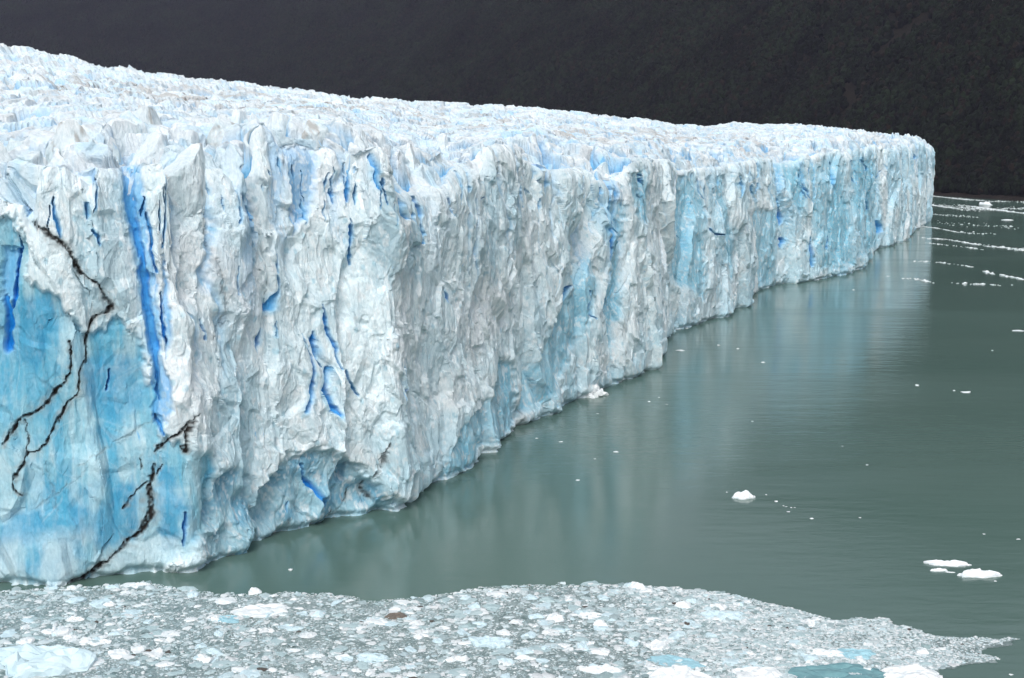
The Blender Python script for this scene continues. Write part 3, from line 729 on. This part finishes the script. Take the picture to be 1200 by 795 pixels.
# waterfall high in the gully
def mountain_hit(px, py):
    d = ray(px, py); t = np.linspace(1300, 3400, 4000)
    x = d[0] * t; y = d[1] * t; z = CAMH + d[2] * t
    # slope height below each sample, by nearest grid point along the inland direction


    dd = (mu - px) ** 2 + (mv - py) ** 2
    k = np.argmin(dd); return np.array([mx.flat[k], my.flat[k], mz.flat[k]])
wf = [mountain_hit(*p) for p in [(1167, -14), (1163, -4), (1160, 4), (1157, 10), (1155, 18)]]
wfm, nt, b = new_mat('white_water'); b.inputs['Base Color'].default_value = (0.12, 0.12, 0.125, 1); b.inputs['Roughness'].default_value = 0.6
vv = []; ff = []
for i, p in enumerate(wf):
    wd = (1.4, 1.0, 1.6, 1.1, 0.7)[i]
    for j, (ax, az) in enumerate(((-1, 0), (0, 1.2), (1, 0), (0, -2))): vv.append((p[0] + ax * wd, p[1] - 6 - (1.0 if j == 1 else 0), p[2] + 4 + az))
    if i:
        for j in range(4): ff.append(((i - 1) * 4 + j, (i - 1) * 4 + (j + 1) % 4, i * 4 + (j + 1) % 4, i * 4 + j))
link('waterfall', mesh_from('waterfall', np.array(vv), np.array(ff), wfm), label='thin white waterfall high in the rocky gully at the upper right', category='waterfall')

# ------------------------------------------------------------------ floating ice
def ice_plain(name, col, bump=0.05, grain=6.0, rough=0.45):
    m = ice_material(name, bump=bump, grain=grain, stretch=(1, 1, 1), rough=rough, base=col)
    return m
M_WHITE = ice_plain('snowy_ice', (0.80, 0.83, 0.84)); M_PALE = ice_plain('pale_blue_ice', (0.60, 0.74, 0.79)); M_GREY = ice_plain('clear_grey_ice', (0.44, 0.56, 0.58))
M_TEAL = ice_plain('sunken_teal_ice', (0.17, 0.33, 0.36), rough=0.25); M_DIRTY = ice_plain('silty_ice', (0.16, 0.14, 0.12))
M_BLUE = ice_plain('glassy_blue_ice', (0.34, 0.57, 0.65))
M_CHIP = ice_material('brash_ice_chips', bump=0.03, grain=7.0, stretch=(1, 1, 1), rough=0.4)

def chunk_shape(rg, base, flat=0.35, lump=0.5):
    """a broken lump of ice about 1 wide, waterline at z = 0"""
    v = base[0].astype(np.float64).copy()
    for k in range(9):                                             # cut by random planes: flat broken faces
        nrm = rg.normal(size=3); nrm[2] *= 0.8; nrm /= np.linalg.norm(nrm); d0 = rg.uniform(0.45, 0.85)
        over = np.maximum(v @ nrm - d0, 0); v -= over[:, None] * nrm * 0.92
    o = rg.random(3) * 90
    n = fbm(v[:, 0] * 1.7 + o[0], v[:, 1] * 1.7 + o[1], v[:, 2] * 1.7 + o[2], oct=3, seed=int(rg.integers(999)))
    v *= (1 + lump * 0.5 * n[:, None])
    sx, sy = 1.0, rg.uniform(0.55, 0.9)
    v[:, 0] *= 0.5 * sx; v[:, 1] *= 0.5 * sy
    bumpz = fbm(v[:, 0] * 5 + o[1], v[:, 1] * 5 + o[2], oct=3, seed=int(rg.integers(999)))
    v[:, 2] = np.where(v[:, 2] > 0, v[:, 2] * flat * (1 + 0.9 * bumpz), v[:, 2] * 0.10)
    return v
rg = np.random.default_rng(21)
LIB_S = [chunk_shape(rg, I2, rg.uniform(0.06, 0.26)) for _ in range(40)]
LIB_B = [chunk_shape(rg, I3, rg.uniform(0.07, 0.24)) for _ in range(26)]

I4 = ico(4)
def floe_shape(rg, table=0.5):
    v = I4[0].astype(np.float64).copy(); o = rg.random(3) * 90; ang = np.arctan2(v[:, 1], v[:, 0])
    rr = np.hypot(v[:, 0], v[:, 1])
    out = 1 + 0.60 * fbm(np.cos(ang) * 1.2 + o[0], np.sin(ang) * 1.2 + o[1], oct=4, seed=5)
    f_, e_ = facets(v[:, 0] * 2.2 + o[0], v[:, 1] * 2.2 + o[1], int(rg.integers(999)))
    g_, e_ = facets(v[:, 0] * 5 + o[0], v[:, 1] * 5 + o[1], int(rg.integers(999)))
    hgt = 0.085 * np.clip(v[:, 2], 0, 1) ** table * (1 + 0.9 * f_ + 0.35 * g_ + 0.8 * fbm(v[:, 0] * 2 + o[1], v[:, 1] * 2 + o[2], oct=5, seed=9))
    z = np.where(v[:, 2] > 0, np.maximum(hgt, 0.002), v[:, 2] * 0.05)
    return np.stack([v[:, 0] * 0.5 * out, v[:, 1] * 0.5 * out * rg.uniform(0.55, 0.8), z], -1)
LIB_F = [floe_shape(rg, rg.uniform(0.25, 0.6)) for _ in range(16)]
edge_px = [(-420,660),(-200,686),(0,692),(80,689),(130,685),(165,682),(205,688),(222,691),(262,696),(300,696),(340,694),(380,695),(405,697),(425,703),(445,704),(480,701),(520,696),(560,689),(620,686),(680,684),(740,685),(800,690),(830,692),(860,698),(900,706),(940,716),(978,727),(1000,724),(1038,725),(1056,733),(1085,742),(1100,746),(1160,748),(1196,749),(1178,754),(1156,757),(1150,766),(1175,773),(1150,776),(1110,782),(1080,792),(1050,802),(1000,840),(900,960),(400,1100),(-420,1000)]
def in_poly(u, v, P=edge_px):
    ins = np.zeros(np.shape(u), bool)
    for i in range(len(P)):
        a = P[i]; b_ = P[(i + 1) % len(P)]
        ins ^= ((a[1] > v) != (b_[1] > v)) & (u < (b_[0] - a[0]) * (v - a[1]) / (b_[1] - a[1] + 1e-9) + a[0])
    return ins
# slush between the pieces
m, nt, b = new_mat('ice_slush')
tc = nt.nodes.new('ShaderNodeTexCoord')
n1 = noise_node(nt, 0.5, 8, 0.72, tc.outputs['Object'], 0.5); n2 = noise_node(nt, 5.0, 5, 0.7, tc.outputs['Object'], 0.6)
r1 = ramp(nt, n1.outputs[0], 0.36, (0.12, 0.19, 0.185), 0.62, (0.38, 0.46, 0.465)); r2 = ramp(nt, n2.outputs[0], 0.40, (0.45, 0.48, 0.48), 0.62, (1.15, 1.15, 1.15))
nt.links.new(mixc(nt, 'MULTIPLY', 1.0, r1.outputs[0], r2.outputs[0]), b.inputs['Base Color']); b.inputs['Roughness'].default_value = 0.3
bp = nt.nodes.new('ShaderNodeBump'); bp.inputs['Distance'].default_value = 0.05; nt.links.new(n2.outputs[0], bp.inputs['Height']); nt.links.new(bp.outputs[0], b.inputs['Normal'])
M_SLUSH = m
gx_, gy_ = np.meshgrid(np.arange(-150, 90, 0.25), np.arange(105, 226, 0.25), indexing='ij')
gu_, gv_ = project(gx_, gy_, 0 * gx_)
gu_w = gu_ + 6 * fbm(gx_ / 1.2, gy_ / 1.2, oct=3, seed=300); gv_w = gv_ + 3.2 * fbm(gx_ / 1.5, gy_ / 1.5, oct=3, seed=301)
inside = in_poly(gu_w, gv_w - 3)
idx = -np.ones(gx_.shape, np.int64)
cell = inside[:-1, :-1] & inside[1:, :-1] & inside[:-1, 1:] & inside[1:, 1:]
fi, fj = np.nonzero(cell); nj = gx_.shape[1]
quads = np.stack([fi * nj + fj, (fi + 1) * nj + fj, (fi + 1) * nj + fj + 1, fi * nj + fj + 1], -1)
used, inv = np.unique(quads, return_inverse=True)
sv = np.stack([gx_.ravel()[used], gy_.ravel()[used], 0.02 + 0.02 * vnoise(gx_.ravel()[used], gy_.ravel()[used], seed=302)], -1)
link('slush', mesh_from('slush', sv, inv.reshape(-1, 4), M_SLUSH, None, True), kind='stuff', label='grey slush of melting ice between the floating pieces')

# pieces: sizes follow a power law; the 300 that show largest are objects, the rest one mass
def scatter(n, lo, hi, pw, rg, yr=(138, 224), xr=(-110, 85)):
    x = rg.uniform(*xr, n); y = rg.uniform(*yr, n); u, v = project(x, y, 0 * x)
    k = in_poly(u + 5 * fbm(x / 1.2, y / 1.2, oct=3, seed=300), v + 2.5 * fbm(x / 1.5, y / 1.5, oct=3, seed=301)) & (u > -160) & (u < 1260) & (v < 860)
    x = x[k]; y = y[k]; r = rg.random(len(x))
    size = lo * (1 - r * (1 - (lo / hi) ** pw)) ** (-1 / pw)
    return x, y, size
sx_, sy_, ss_ = scatter(560000, 0.13, 3.4, 2.0, np.random.default_rng(31))
tx2, ty2, ts2 = scatter(420000, 0.16, 1.3, 1.7, np.random.default_rng(32), yr=(150, 205), xr=(15, 85))
sx_ = np.concatenate([sx_, tx2]); sy_ = np.concatenate([sy_, ty2]); ss_ = np.concatenate([ss_, ts2])
tip0 = len(sx_) - len(tx2)
u_, v_ = project(sx_, sy_, 0 * sx_)
tk = np.ones(len(sx_), bool); tk[tip0:] = np.random.default_rng(4).random(len(tx2)) < sstep(650, 1050, u_[tip0:]) * 0.8
sx_, sy_, ss_, u_, v_ = sx_[tk], sy_[tk], ss_[tk], u_[tk], v_[tk]
# finer towards the right tip
ss_ *= np.clip(1.15 - 0.35 * sstep(650, 1150, u_) - 0.25 * sstep(-0.1, 0.4, fbm(sx_ / 9, sy_ / 5, oct=3, seed=303)), 0.3, 2)
dens_keep = np.random.default_rng(3).random(len(sx_)) < (0.62 + 0.30 * sstep(-0.3, 0.4, fbm(sx_ / 4, sy_ / 3, oct=3, seed=304)) + 0.30 * sstep(600, 1000, u_))
sx_, sy_, ss_, u_, v_ = sx_[dens_keep], sy_[dens_keep], ss_[dens_keep], u_[dens_keep], v_[dens_keep]
vis = (u_ > 4) & (u_ < 1196) & (v_ > 680) & (v_ < 792)
appear = ss_ * FPX / sy_ * vis
bigs = set(np.argsort(-appear)[:281].tolist()); bigm = np.zeros(len(sx_), bool); bigm[list(bigs)] = True
sm = np.nonzero(~bigm)[0]; print('chips', len(sm))
rg = np.random.default_rng(41); PV = []; PF = []; PC = []; off_ = 0
lib_id = rg.integers(0, len(LIB_S), len(sm)); cls = rg.random(len(sm))
cols = np.empty((len(sm), 3), f32)
cols[:] = (0.60, 0.68, 0.70); cols[cls < 0.27] = (0.76, 0.79, 0.80); cols[cls > 0.58] = (0.43, 0.53, 0.55); cols[cls > 0.84] = (0.56, 0.69, 0.73); cols[cls > 0.91] = (0.28, 0.37, 0.38); cols[cls > 0.994] = (0.10, 0.085, 0.075)
cols *= rg.uniform(0.8, 1.08, (len(sm), 1))
SMALL = [chunk_shape(rg, I1, rg.uniform(0.10, 0.32)) for _ in range(40)]
for L in range(40):
    for tier in (0, 1):
        sel = (lib_id == L) & ((ss_[sm] > 0.62) == bool(tier))
        if not sel.any(): continue
        ids = sm[sel]; v = (LIB_S if tier else SMALL)[L]; fa = (I2 if tier else I1)[1]; n = len(ids); k = len(v)
        a = rg.random(n) * 6.283; sc = ss_[ids]; sq = rg.uniform(0.4, 1.0, n)
        P = v[None] * np.stack([sc, sc, sc * sq], -1)[:, None, :]
        X_ = P[..., 0] * np.cos(a)[:, None] - P[..., 1] * np.sin(a)[:, None]; Y_ = P[..., 0] * np.sin(a)[:, None] + P[..., 1] * np.cos(a)[:, None]
        P = np.stack([X_ + sx_[ids][:, None], Y_ + sy_[ids][:, None], P[..., 2] + 0.03 * sc[:, None]], -1)
        PV.append(P.reshape(-1, 3)); PF.append((fa[None] + (np.arange(n) * k)[:, None, None]).reshape(-1, 3) + off_); off_ += n * k
        PC.append(np.repeat(cols[sel][:, None, :], k, 1).reshape(-1, 3))
link('brash_ice', mesh_from('brash_ice', np.concatenate(PV), np.concatenate(PF), M_CHIP, np.concatenate(PC), False), kind='stuff',
     label='mat of small broken ice bits floating in the foreground')

# 281 larger pieces of the mat
LM = {}
def lib_mesh(i, mat):
    if (i, mat.name) not in LM:
        LM[(i, mat.name)] = mesh_from('ice_chunk', LIB_B[i], I3[1], mat, None, False)
    return LM[(i, mat.name)]
kinds = [(M_WHITE, 'white snowy chunk of ice packed in the floating brash', 'white chunks in the floating brash'),
         (M_PALE, 'pale blue chunk of ice packed in the floating brash', 'pale blue chunks in the floating brash'),
         (M_GREY, 'clear grey chunk of ice lying low in the floating brash', 'clear grey chunks in the floating brash')]
named = [  # centre px, width px, material, flatness, label
 ((40,776),120,M_PALE,0.9,'largest pale blue ice floe, flat topped, at the lower left corner'),
 ((888,790),52,M_WHITE,0.7,'rounded white chunk cut by the lower edge beside sunken teal ice'),
 ((1068,792),70,M_WHITE,0.6,'long bright white floe at the right tip of the brash mat'),
 ((980,790),90,M_TEAL,0.35,'dark teal slab of ice lying sunken between two white floes'),
 ((1000,767),44,M_BLUE,0.6,'glassy blue chunk near the right tip of the brash mat'),
 ((968,766),30,M_WHITE,0.9,'white chunk touching the glassy blue chunk'),
 ((575,754),46,M_PALE,0.9,'smooth pale blue floe in the middle of the brash mat'),
 ((435,772),34,M_PALE,0.7,'pale blue chunk below the black debris in the brash mat'),
 ((262,726),36,M_BLUE,0.4,'half sunken bright blue chunk near the ice wall'),
 ((88,727),18,M_WHITE,1.4,'peaked white lump on a blue base below the black dirt seam'),
 ((845,722),44,M_PALE,0.7,'low blue tinted floe near the upper edge of the brash mat'),
 ((790,775),58,M_BLUE,0.35,'flat blue slab lying low among grey chunks'),
 ((690,722),26,M_WHITE,0.8,'oval white floe in the upper middle of the brash mat'),
 ((705,786),36,M_WHITE,1.0,'rounded white floe at the lower middle edge'),
 ((795,794),62,M_WHITE,0.9,'wide white floe cut by the lower edge of the view'),
 ((310,716),56,M_WHITE,0.5,'long flat whitish floe with blue flecks near the far edge'),
 ((112,753),30,M_WHITE,0.6,'flat off white floe beside the largest floe'),
 ((165,686),20,M_WHITE,0.9,'small white lump at the foot of the ice wall'),
 ((465,723),26,M_DIRTY,0.8,'black dirt covered chunk in the brash mat'),
]
def floe_mesh(i, mat):
    if ('f', i, mat.name) not in LM: LM[('f', i, mat.name)] = mesh_from('ice_floe', LIB_F[i % 16], I4[1], mat, None, False)
    return LM[('f', i, mat.name)]
def place(me, name, px, width, rot, hz, label, cat='ice floe', group=None, xy=None, dz=0.0):
    x, y = xy if xy is not None else on_plane(*px)
    sc = width if xy is not None else width * math.hypot(y, CAMH) / FPX
    o = link(name, me, None, label, cat, group, None, (x, y, dz * sc)); o.scale = (sc, sc, sc * hz); o.rotation_euler = (0, 0, rot)
    return o
for i, (p, w, mt, hz, lab) in enumerate(named):
    place(floe_mesh(i, mt), 'ice_floe', p, w * 1.12, random.uniform(-0.25, 0.25) + (math.pi if i % 2 else 0), hz, lab)
rg = np.random.default_rng(77)
for i in sorted(bigs):
    r = rg.random(); k = 0 if r < 0.34 else (1 if r < 0.66 else 2); mt, lab, grp = kinds[k]
    place(lib_mesh(int(rg.integers(26)), mt), 'ice_chunk', None, float(ss_[i]) * 1.05, float(rg.uniform(0, 6.28)), float(rg.uniform(0.4, 1.1)) * (0.5 if k == 2 else 1), lab, 'ice chunk', grp, xy=(float(sx_[i]), float(sy_[i])))

# open-water pieces
M_BERG = ice_plain('bright_ice', (0.82, 0.86, 0.88), bump=0.08, grain=3)
open_ice = [
 ((872,583),34,1.1,'small jagged white iceberg alone in the middle of the open water'),
 ((1110,661),50,0.55,'upper flat white floe of the cluster at the right'),
 ((1099,669),24,0.6,'small flat white floe at the left end of the right hand cluster'),
 ((1114,671),13,0.4,'thin grey white floe squeezed between two larger floes'),
 ((1146,674),54,0.7,'long white floe with a raised knob at its right end'),
]
for i, (p, w, hz, lab) in enumerate(open_ice):
    o = place(floe_mesh(i * 3 + 2, M_BERG), 'ice_floe', p, w * 0.86, 0.1 * (-1) ** i, hz * 1.3, lab)
    if i: o.scale.y *= 0.6
place(lib_mesh(9, M_BERG), 'ice_floe', (1155,240.5), 17, 0.1, 1.6, 'pale bluish iceberg near the far shore')
place(lib_mesh(12, M_BERG), 'ice_floe', (1178,258), 20, 0.0, 0.4, 'flat white floe below the far drifting ice band')
place(lib_mesh(14, M_BERG), 'ice_floe', (1193,388), 16, 0.0, 0.6, 'white floe by itself on dark water near the right side')
bits = [(910,588,6),(921,594,4),(924,600,5),(951,608,6),(918,593,3),(927,595,3),(931,595,3),(1008,607,4),(852,577,3),(898,580,3),(1153,626,4),(1193,632,6),(1166,681,5),(1185,791,7),(797,411,12),(842,405,5),(865,409,4),(1075,452,7),(1132,460,16),(1118,458,5),(657,518,5),(722,530,7),(697,538,4),(677,563,6),(629,514,4),(772,466,4),(761,471,5),(781,474,4),(882,494,4),(894,425,6),(340,668,8),(1000,340,3),(700,485,4),(805,385,5),(1041,324,5),(1163,411,3),(1016,545,4),(987,523,3)]
for i, (px_, py_, w) in enumerate(bits):
    place(lib_mesh(i % 26, M_BERG), 'ice_bit', (px_, py_), w, random.uniform(-0.5, 0.5), 0.8, 'small white bit of ice drifting on the open green water', 'ice bit', 'small ice bits on the open water')

# drifting bands of brash far out
bands = [([(1085,229),(1120,233),(1160,236),(1230,238)],3,0.5,'thin line of ice bits along the far shore'),
 ([(1086,240),(1110,243),(1150,244),(1192,249)],7,0.9,'widest white band of drifting ice near the far shore'),
 ([(1150,246),(1200,244),(1260,243)],3,0.6,'narrow band of ice joining the widest band'),
 ([(1088,251),(1110,253),(1140,254)],4,0.4,'short patch of scattered ice right of the glacier corner'),
 ([(1082,266),(1100,268),(1120,272),(1165,274)],2.5,0.7,'curved thin strip of ice starting at the glacier corner'),
 ([(1080,279),(1110,281),(1140,286),(1190,292),(1250,295)],4,1.0,'long slanting white strip of ice on the dark water'),
 ([(1085,285),(1150,292)],3,0.25,'sparse bits just below the long slanting strip'),
 ([(1072,307),(1100,308),(1140,313)],3,0.7,'short thin strip of ice in the middle distance'),
 ([(1055,327),(1075,328),(1095,332)],4,0.5,'loose strip of bits beside the edge of the ice reflection'),
 ([(1118,333),(1150,334),(1210,337)],3,0.35,'dotted line of bits around a small lump'),
 ([(1155,319),(1166,322)],4,0.8,'tiny patch of white ice bits, left of two'),
 ([(1175,323),(1200,328),(1230,330)],6,0.6,'tiny patch of white ice bits at the right side'),
 ([(1100,262),(1190,266)],8,0.10,'faint scatter of bits between the far bands')]
rg = np.random.default_rng(55)
for poly, wd, den, lab in bands:
    P_ = np.array([on_plane(*p) for p in poly]); sg = np.linalg.norm(np.diff(P_, axis=0), axis=1); cs = np.concatenate([[0], np.cumsum(sg)])
    ymean = P_[:, 1].mean(); wm = 0.6 * wd * ymean * ymean / (FPX * CAMH)      # depth of the band on the water in metres
    n = int(cs[-1] * wm * den * 0.30) + 30
    t = rg.random(n) * cs[-1]; o = rg.normal(size=n) * wm * 0.42 * (0.35 + 0.9 * np.abs(vnoise(t / 25, t * 0, seed=310)))
    keep = rg.random(n) < 0.12 + 0.75 * (vnoise(t / 14, o / 8, seed=311) > 0.0)
    t = t[keep]; o = o[keep]; n = len(t)
    x = np.interp(t, cs, P_[:, 0]); y = np.interp(t, cs, P_[:, 1]) + o + 4 * vnoise(t / 30, t * 0, seed=312)
    sc = rg.uniform(0.5, 1.0, n) * rg.choice([1.0, 1.4, 2.4], n, p=[.6, .3, .1]) * 1.5
    VV = []; FF = []; of = 0
    for L in range(10):
        ids = np.nonzero(rg.integers(0, 10, n) == L)[0] if False else np.arange(L, n, 10)
        if not len(ids): continue
        v = SMALL[L]; P = v[None] * sc[ids][:, None, None]
        P = np.stack([P[..., 0] + x[ids][:, None], P[..., 1] + y[ids][:, None], P[..., 2] * 0.8 + 0.02], -1)
        VV.append(P.reshape(-1, 3)); FF.append((I1[1][None] + (np.arange(len(ids)) * len(v))[:, None, None]).reshape(-1, 3) + of); of += len(ids) * len(v)
    link('drifting_ice', mesh_from('drifting_ice', np.concatenate(VV), np.concatenate(FF), M_BERG, None, False), kind='stuff', label=lab)

# a heap of fallen ice at the foot of the wall
hp = on_plane(692, 464); VV = []; FF = []; of = 0; rg = np.random.default_rng(91)
for i in range(70):
    r = abs(rg.normal()) * 1.3; a = rg.random() * 6.283; v = LIB_S[i % 40] * rg.uniform(1.2, 3.2)
    z = max(0, 3.0 - r * 1.2) * rg.random()
    VV.append(v * (1, 1, 2.6) + (r * math.cos(a) * 1.5, r * math.sin(a) * 1.2, z)); FF.append(I2[1] + of); of += len(v)
link('fallen_ice_heap', mesh_from('fallen_ice_heap', np.concatenate(VV), np.concatenate(FF), M_WHITE, None, False), None,
     'bright white heap of fallen ice at the foot of the ice wall', 'ice heap', loc=(hp[0], hp[1], 0))

# ------------------------------------------------------------------ haze
HZ = True
if HZ:
    hv = np.array([(x, y, z) for x in (-7200, 7200) for y in (-900, 9200) for z in (-1.0, 1350.0)])
    hf = np.array([[0, 1, 3, 2], [4, 6, 7, 5], [0, 4, 5, 1], [2, 3, 7, 6], [0, 2, 6, 4], [1, 5, 7, 3]])
    m = bpy.data.materials.new('thin_haze'); m.use_nodes = True; nt = m.node_tree; nt.nodes.clear()
    out = nt.nodes.new('ShaderNodeOutputMaterial'); pv = nt.nodes.new('ShaderNodeVolumePrincipled')
    pv.inputs['Color'].default_value = (0.67, 0.69, 0.99, 1); pv.inputs['Density'].default_value = 2.5e-5
    nt.links.new(pv.outputs[0], out.inputs['Volume'])
    link('haze', mesh_from('haze', hv, hf, m), kind='stuff', label='thin grey air between the camera and the mountain')

# ------------------------------------------------------------------ light, sky, camera
SUN_EL, SUN_AZ = math.radians(48), math.radians(188)       # azimuth from +Y towards +X: behind the camera, to the left
wd = bpy.data.worlds.new('World'); scene.world = wd; wd.use_nodes = True; nt = wd.node_tree; nt.nodes.clear()
out = nt.nodes.new('ShaderNodeOutputWorld'); bg = nt.nodes.new('ShaderNodeBackground')
st = nt.nodes.new('ShaderNodeTexSky'); st.sky_type = 'NISHITA'; st.sun_disc = False
st.sun_elevation = SUN_EL; st.sun_rotation = SUN_AZ; st.air_density = 1.0; st.dust_density = 4.0; st.ozone_density = 1.0
hs = nt.nodes.new('ShaderNodeHueSaturation'); hs.inputs['Saturation'].default_value = 0.42
nt.links.new(st.outputs[0], hs.inputs['Color']); nt.links.new(hs.outputs[0], bg.inputs['Color']); bg.inputs['Strength'].default_value = 0.10
nt.links.new(bg.outputs[0], out.inputs['Surface'])
ld = bpy.data.lights.new('sun', 'SUN'); ld.energy = 1.3; ld.angle = math.radians(35); ld.color = (1.0, 0.985, 0.96)
lo = bpy.data.objects.new('sun', ld); COL.objects.link(lo)
sd = (math.sin(SUN_AZ) * math.cos(SUN_EL), math.cos(SUN_AZ) * math.cos(SUN_EL), math.sin(SUN_EL))
from mathutils import Vector
lo.rotation_euler = Vector(sd).to_track_quat('Z', 'Y').to_euler(); lo.location = (0, 0, 400)
cd = bpy.data.cameras.new('camera'); cam = bpy.data.objects.new('camera', cd); COL.objects.link(cam)
cam.location = (0, 0, CAMH); cam.rotation_euler = (math.pi / 2 - PITCH, 0, 0)
cd.sensor_fit = 'HORIZONTAL'; cd.sensor_width = 36; cd.lens = FPX * 36 / W0; cd.clip_start = 1; cd.clip_end = 20000
scene.camera = cam
scene.view_settings.view_transform = 'Standard'; scene.view_settings.look = 'None'; scene.view_settings.exposure = 0.47; scene.view_settings.gamma = 1
scene.cycles.max_bounces = 6; scene.cycles.diffuse_bounces = 3; scene.cycles.glossy_bounces = 3; scene.cycles.volume_bounces = 0
scene.cycles.use_denoising = True
